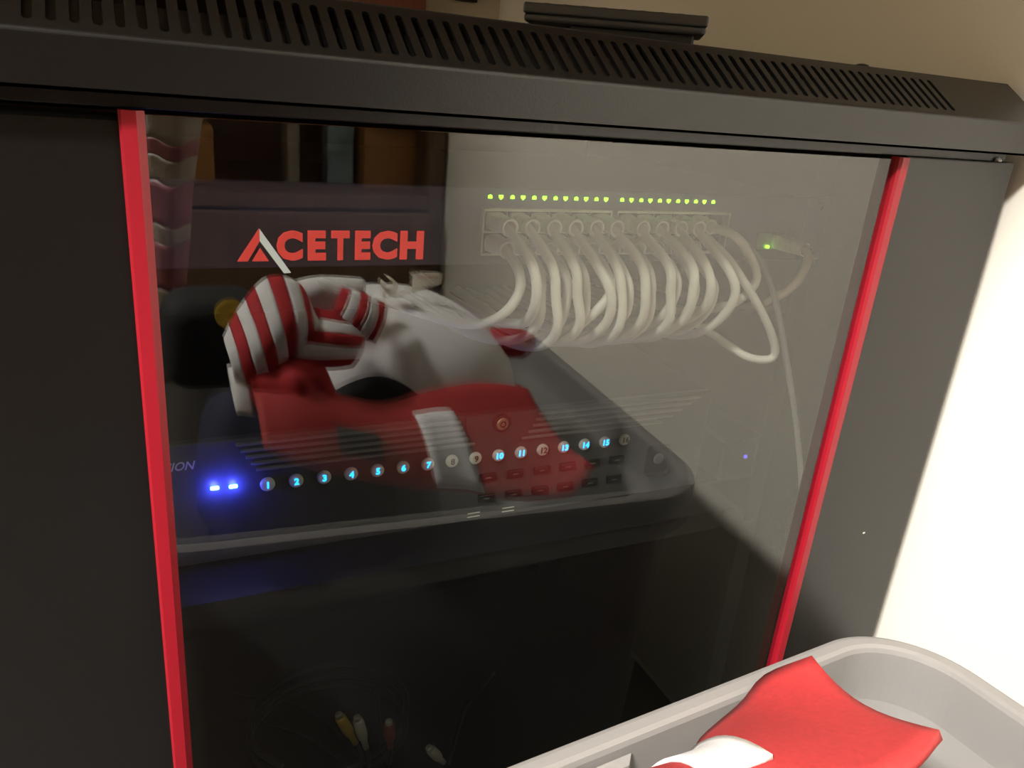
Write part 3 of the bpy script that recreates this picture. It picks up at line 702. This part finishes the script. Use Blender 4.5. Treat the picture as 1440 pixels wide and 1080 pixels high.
cp.add('tag_print', tube([(0.2190 + 0.0195 * i / 16, -0.2990 - 0.003 * math.sin(3 * i / 20), 0.4858 + (0.0012 if i % 2 else -0.0012)) for i in range(17)], 0.0005, 5, smooth=False), 'tag_print', tg)

# ------------------------------------------------------------------ striped scarf tied in a bow
sc_ = Thing('striped_scarf', 'red and white striped scarf bunched up like a bow beside the cap', 'scarf', (0.1, -0.22, 0.40))
def striped(name, G, n, first, parent=None, th=0.0035):
    """split a cloth grid into stripe bands along u; red bands form the part, white bands its sub-part"""
    nu = len(G); step = (nu - 1) // n; red, white = [], []
    for k in range(n):
        band = sheet(G[k * step:(k + 1) * step + 1], th)
        ((white if (k + first) % 2 else red)).append(band)
    p = sc_.add(name, join(*red), 'cloth_red', parent, smooth=True)
    sc_.add('white_stripes', join(*white), 'cap_white', p, smooth=True)
    return p
G = loft([(0.0548, -0.225, 0.4640), (0.0655, -0.238, 0.478), (0.0877, -0.25, 0.4992), (0.1094, -0.25, 0.496), (0.1172, -0.235, 0.4800)],
         [(0.0590, -0.205, 0.4360), (0.0719, -0.20, 0.4420), (0.0860, -0.205, 0.4455), (0.1050, -0.212, 0.4560), (0.1180, -0.222, 0.4640)], 37, 10, (0, 0.022, 0.004), 0.0012, 1)
striped('left_loop', G, 9, 1)
G = loft([(0.1430, -0.252, 0.4905), (0.1600, -0.250, 0.4860), (0.1775, -0.248, 0.4770)], [(0.1270, -0.232, 0.4700), (0.1440, -0.226, 0.4630), (0.1620, -0.222, 0.4560)], 26, 8, (0, 0.012, 0.004), 0.0008, 2)
striped('right_loop', G, 5, 0)
G = loft([(0.112, -0.238, 0.482), (0.103, -0.222, 0.470), (0.098, -0.212, 0.456), (0.094, -0.205, 0.444)], [(0.150, -0.236, 0.472), (0.152, -0.222, 0.462), (0.148, -0.212, 0.452), (0.140, -0.205, 0.444)], 26, 8, (0, 0.012, 0.003), 0.001, 3)
striped('knot', G, 5, 0)
sc_.add('tail', sheet(loft([(0.066, -0.212, 0.450), (0.090, -0.206, 0.452), (0.118, -0.204, 0.450)], [(0.070, -0.190, 0.424), (0.098, -0.180, 0.419), (0.128, -0.182, 0.414)], 24, 10, (0, 0.010, 0.006), 0.003, 4), 0.004), 'cloth_red', smooth=True)
sc_.add('white_end', sheet(loft([(0.0555, -0.216, 0.446), (0.0660, -0.212, 0.448)], [(0.0570, -0.190, 0.4215), (0.0690, -0.186, 0.4200)], 6, 8, (0, 0.004, 0.002), 0.0004, 5), 0.003), 'cap_white', smooth=True)
single('white_cloth', sheet(loft([(0.112, -0.272, 0.4905), (0.135, -0.275, 0.4920), (0.1660, -0.272, 0.4905)], [(0.116, -0.258, 0.470), (0.137, -0.258, 0.470), (0.160, -0.260, 0.470)], 20, 8, (0, 0.008, 0.006), 0.001, 6), 0.006), 'cap_white', 'plain white fluffy cloth tucked behind the striped scarf', 'cloth', smooth=True)
heap('navy_cloth', 0.075, -0.225, 0.042, 0.050, 0.325, 0.428, 'navy', 'dark navy cloth under the striped scarf', 'cloth', 12, 0.003)
heap('dark_garment', 0.12, -0.23, 0.055, 0.055, 0.315, 0.424, 'black_fab', 'black garment propping up the striped scarf and cap', 'clothes', 14, 0.003)
# black pouch with round yellow badge
pc = Thing('pouch', 'black soft pouch with a round yellow badge', 'pouch', (0.055, -0.345, 0.33))
pc.add('bag', box((0.018, -0.40, 0.382), (0.100, -0.325, 0.462), 0.022, 4), 'black_fab', smooth=True)
pc.add('badge', lathe([(0.0125, 0), (0.0125, 0.0015), (0.011, 0.002)], (0.070, -0.3252, 0.4520), (0.1, 1, 0.25), 28), 'yellow')
# tall printed sack standing behind
sk = Thing('plastic_sack', 'tall crumpled sack with red printed bands standing in the bin', 'sack', (0.035, -0.465, 0.30))
def sack_ring(t):
    x0 = 0.024 + 0.022 * t; r0 = 0.008 + 0.016 * t; z = 0.345 + 0.275 * t
    return [(x0 + 0.045 * 0 + r0 * (1 + 0.10 * math.sin(5 * a + 7 * t)) * math.cos(a), -0.465 + r0 * 0.8 * (1 + 0.10 * math.sin(4 * a + 3 * t)) * math.sin(a), z + 0.004 * math.sin(3 * a) * t) for a in [2 * math.pi * j / 24 for j in range(24)]]
def sack_part(t0, t1, n=6):
    V, F = [], []
    for i in range(n + 1): V += sack_ring(t0 + (t1 - t0) * i / n)
    for i in range(n):
        for j in range(24): F.append((i * 24 + j, i * 24 + (j + 1) % 24, (i + 1) * 24 + (j + 1) % 24, (i + 1) * 24 + j))
    F += [tuple(range(23, -1, -1)), tuple(range(n * 24, n * 24 + 24))]
    return V, F
for i, (a, b, m) in enumerate(((0, 0.12, 'sack_w'), (0.12, 0.28, 'sack_r'), (0.28, 0.34, 'sack_w'), (0.34, 0.50, 'sack_r'), (0.50, 0.56, 'sack_w'), (0.56, 0.70, 'sack_r'), (0.70, 0.78, 'sack_w'), (0.78, 0.83, 'sack_r'), (0.83, 1.0, 'sack_w'))):
    sk.add('printed_band' if m == 'sack_r' else 'plain_band', sack_part(a, b), m, smooth=True)

# ------------------------------------------------------------------ wooden cupboard across the room, seen in the glass
cb = Thing('open_cupboard', 'dark wooden open-fronted cupboard standing against the white wall', 'cupboard', (0.05, -1.253, 0.0))
cb.add('side_panel', box((0.490, -1.503, 0.0), (0.516, -1.033, 1.5), 0.001), 'wood_dark')
cb.add('side_panel', box((-0.60, -1.503, 0.0), (-0.575, -1.033, 1.5), 0.001), 'wood_dark')
cb.add('back_board', box((-0.575, -1.503, 0.0), (0.490, -1.493, 1.5)), 'wood_dark')
for z in (0.0, 0.42, 0.80, 1.475):
    cb.add('shelf_board', box((-0.575, -1.488, z), (0.490, -1.038, z + 0.022), 0.001), 'wood_dark')
for x0, x1 in ((-0.573, -0.038), (-0.034, 0.488)):
    d = cb.add('cupboard_door', box((x0, -1.035, 0.03), (x1, -1.015, 0.415), 0.002), 'wood_dark')
    cb.add('door_knob', lathe([(0.006, 0), (0.006, 0.012), (0.013, 0.018), (0.010, 0.026)], ((x1 - 0.04) if x0 < -0.3 else x0 + 0.04, -1.015, 0.25), (0, 1, 0), 16), 'brass', d)
single('packet', join(box((0.335, -1.203, 0.442), (0.385, -1.153, 0.56), 0.006, 2), box((0.340, -1.188, 0.56), (0.380, -1.168, 0.585), 0.003, 1)), 'pack_blue', 'pale blue crumpled packet standing on the cupboard shelf', 'packet')
cx_ = Thing('carton', 'orange-brown carton on the cupboard shelf', 'carton', (0.44, -1.193, 0.442))
cx_.add('box', box((0.395, -1.283, 0.442), (0.495, -1.123, 0.56), 0.002), 'pack_orange'); cx_.add('flap', box((0.395, -1.123, 0.553), (0.495, -1.108, 0.560), 0.001), 'pack_orange')
single('packet', join(box((0.262, -1.203, 0.442), (0.285, -1.143, 0.55), 0.005, 2), box((0.266, -1.183, 0.55), (0.281, -1.163, 0.57), 0.003, 1)), 'pack_grey', 'narrow greyish packet beside the pale blue packet', 'packet')
single('packet', join(box((0.02, -1.233, 0.442), (0.14, -1.123, 0.54), 0.008, 2), box((0.03, -1.193, 0.54), (0.13, -1.163, 0.56), 0.004, 1)), 'pack_orange', 'wide brown packet lying at the far end of the cupboard shelf', 'packet')
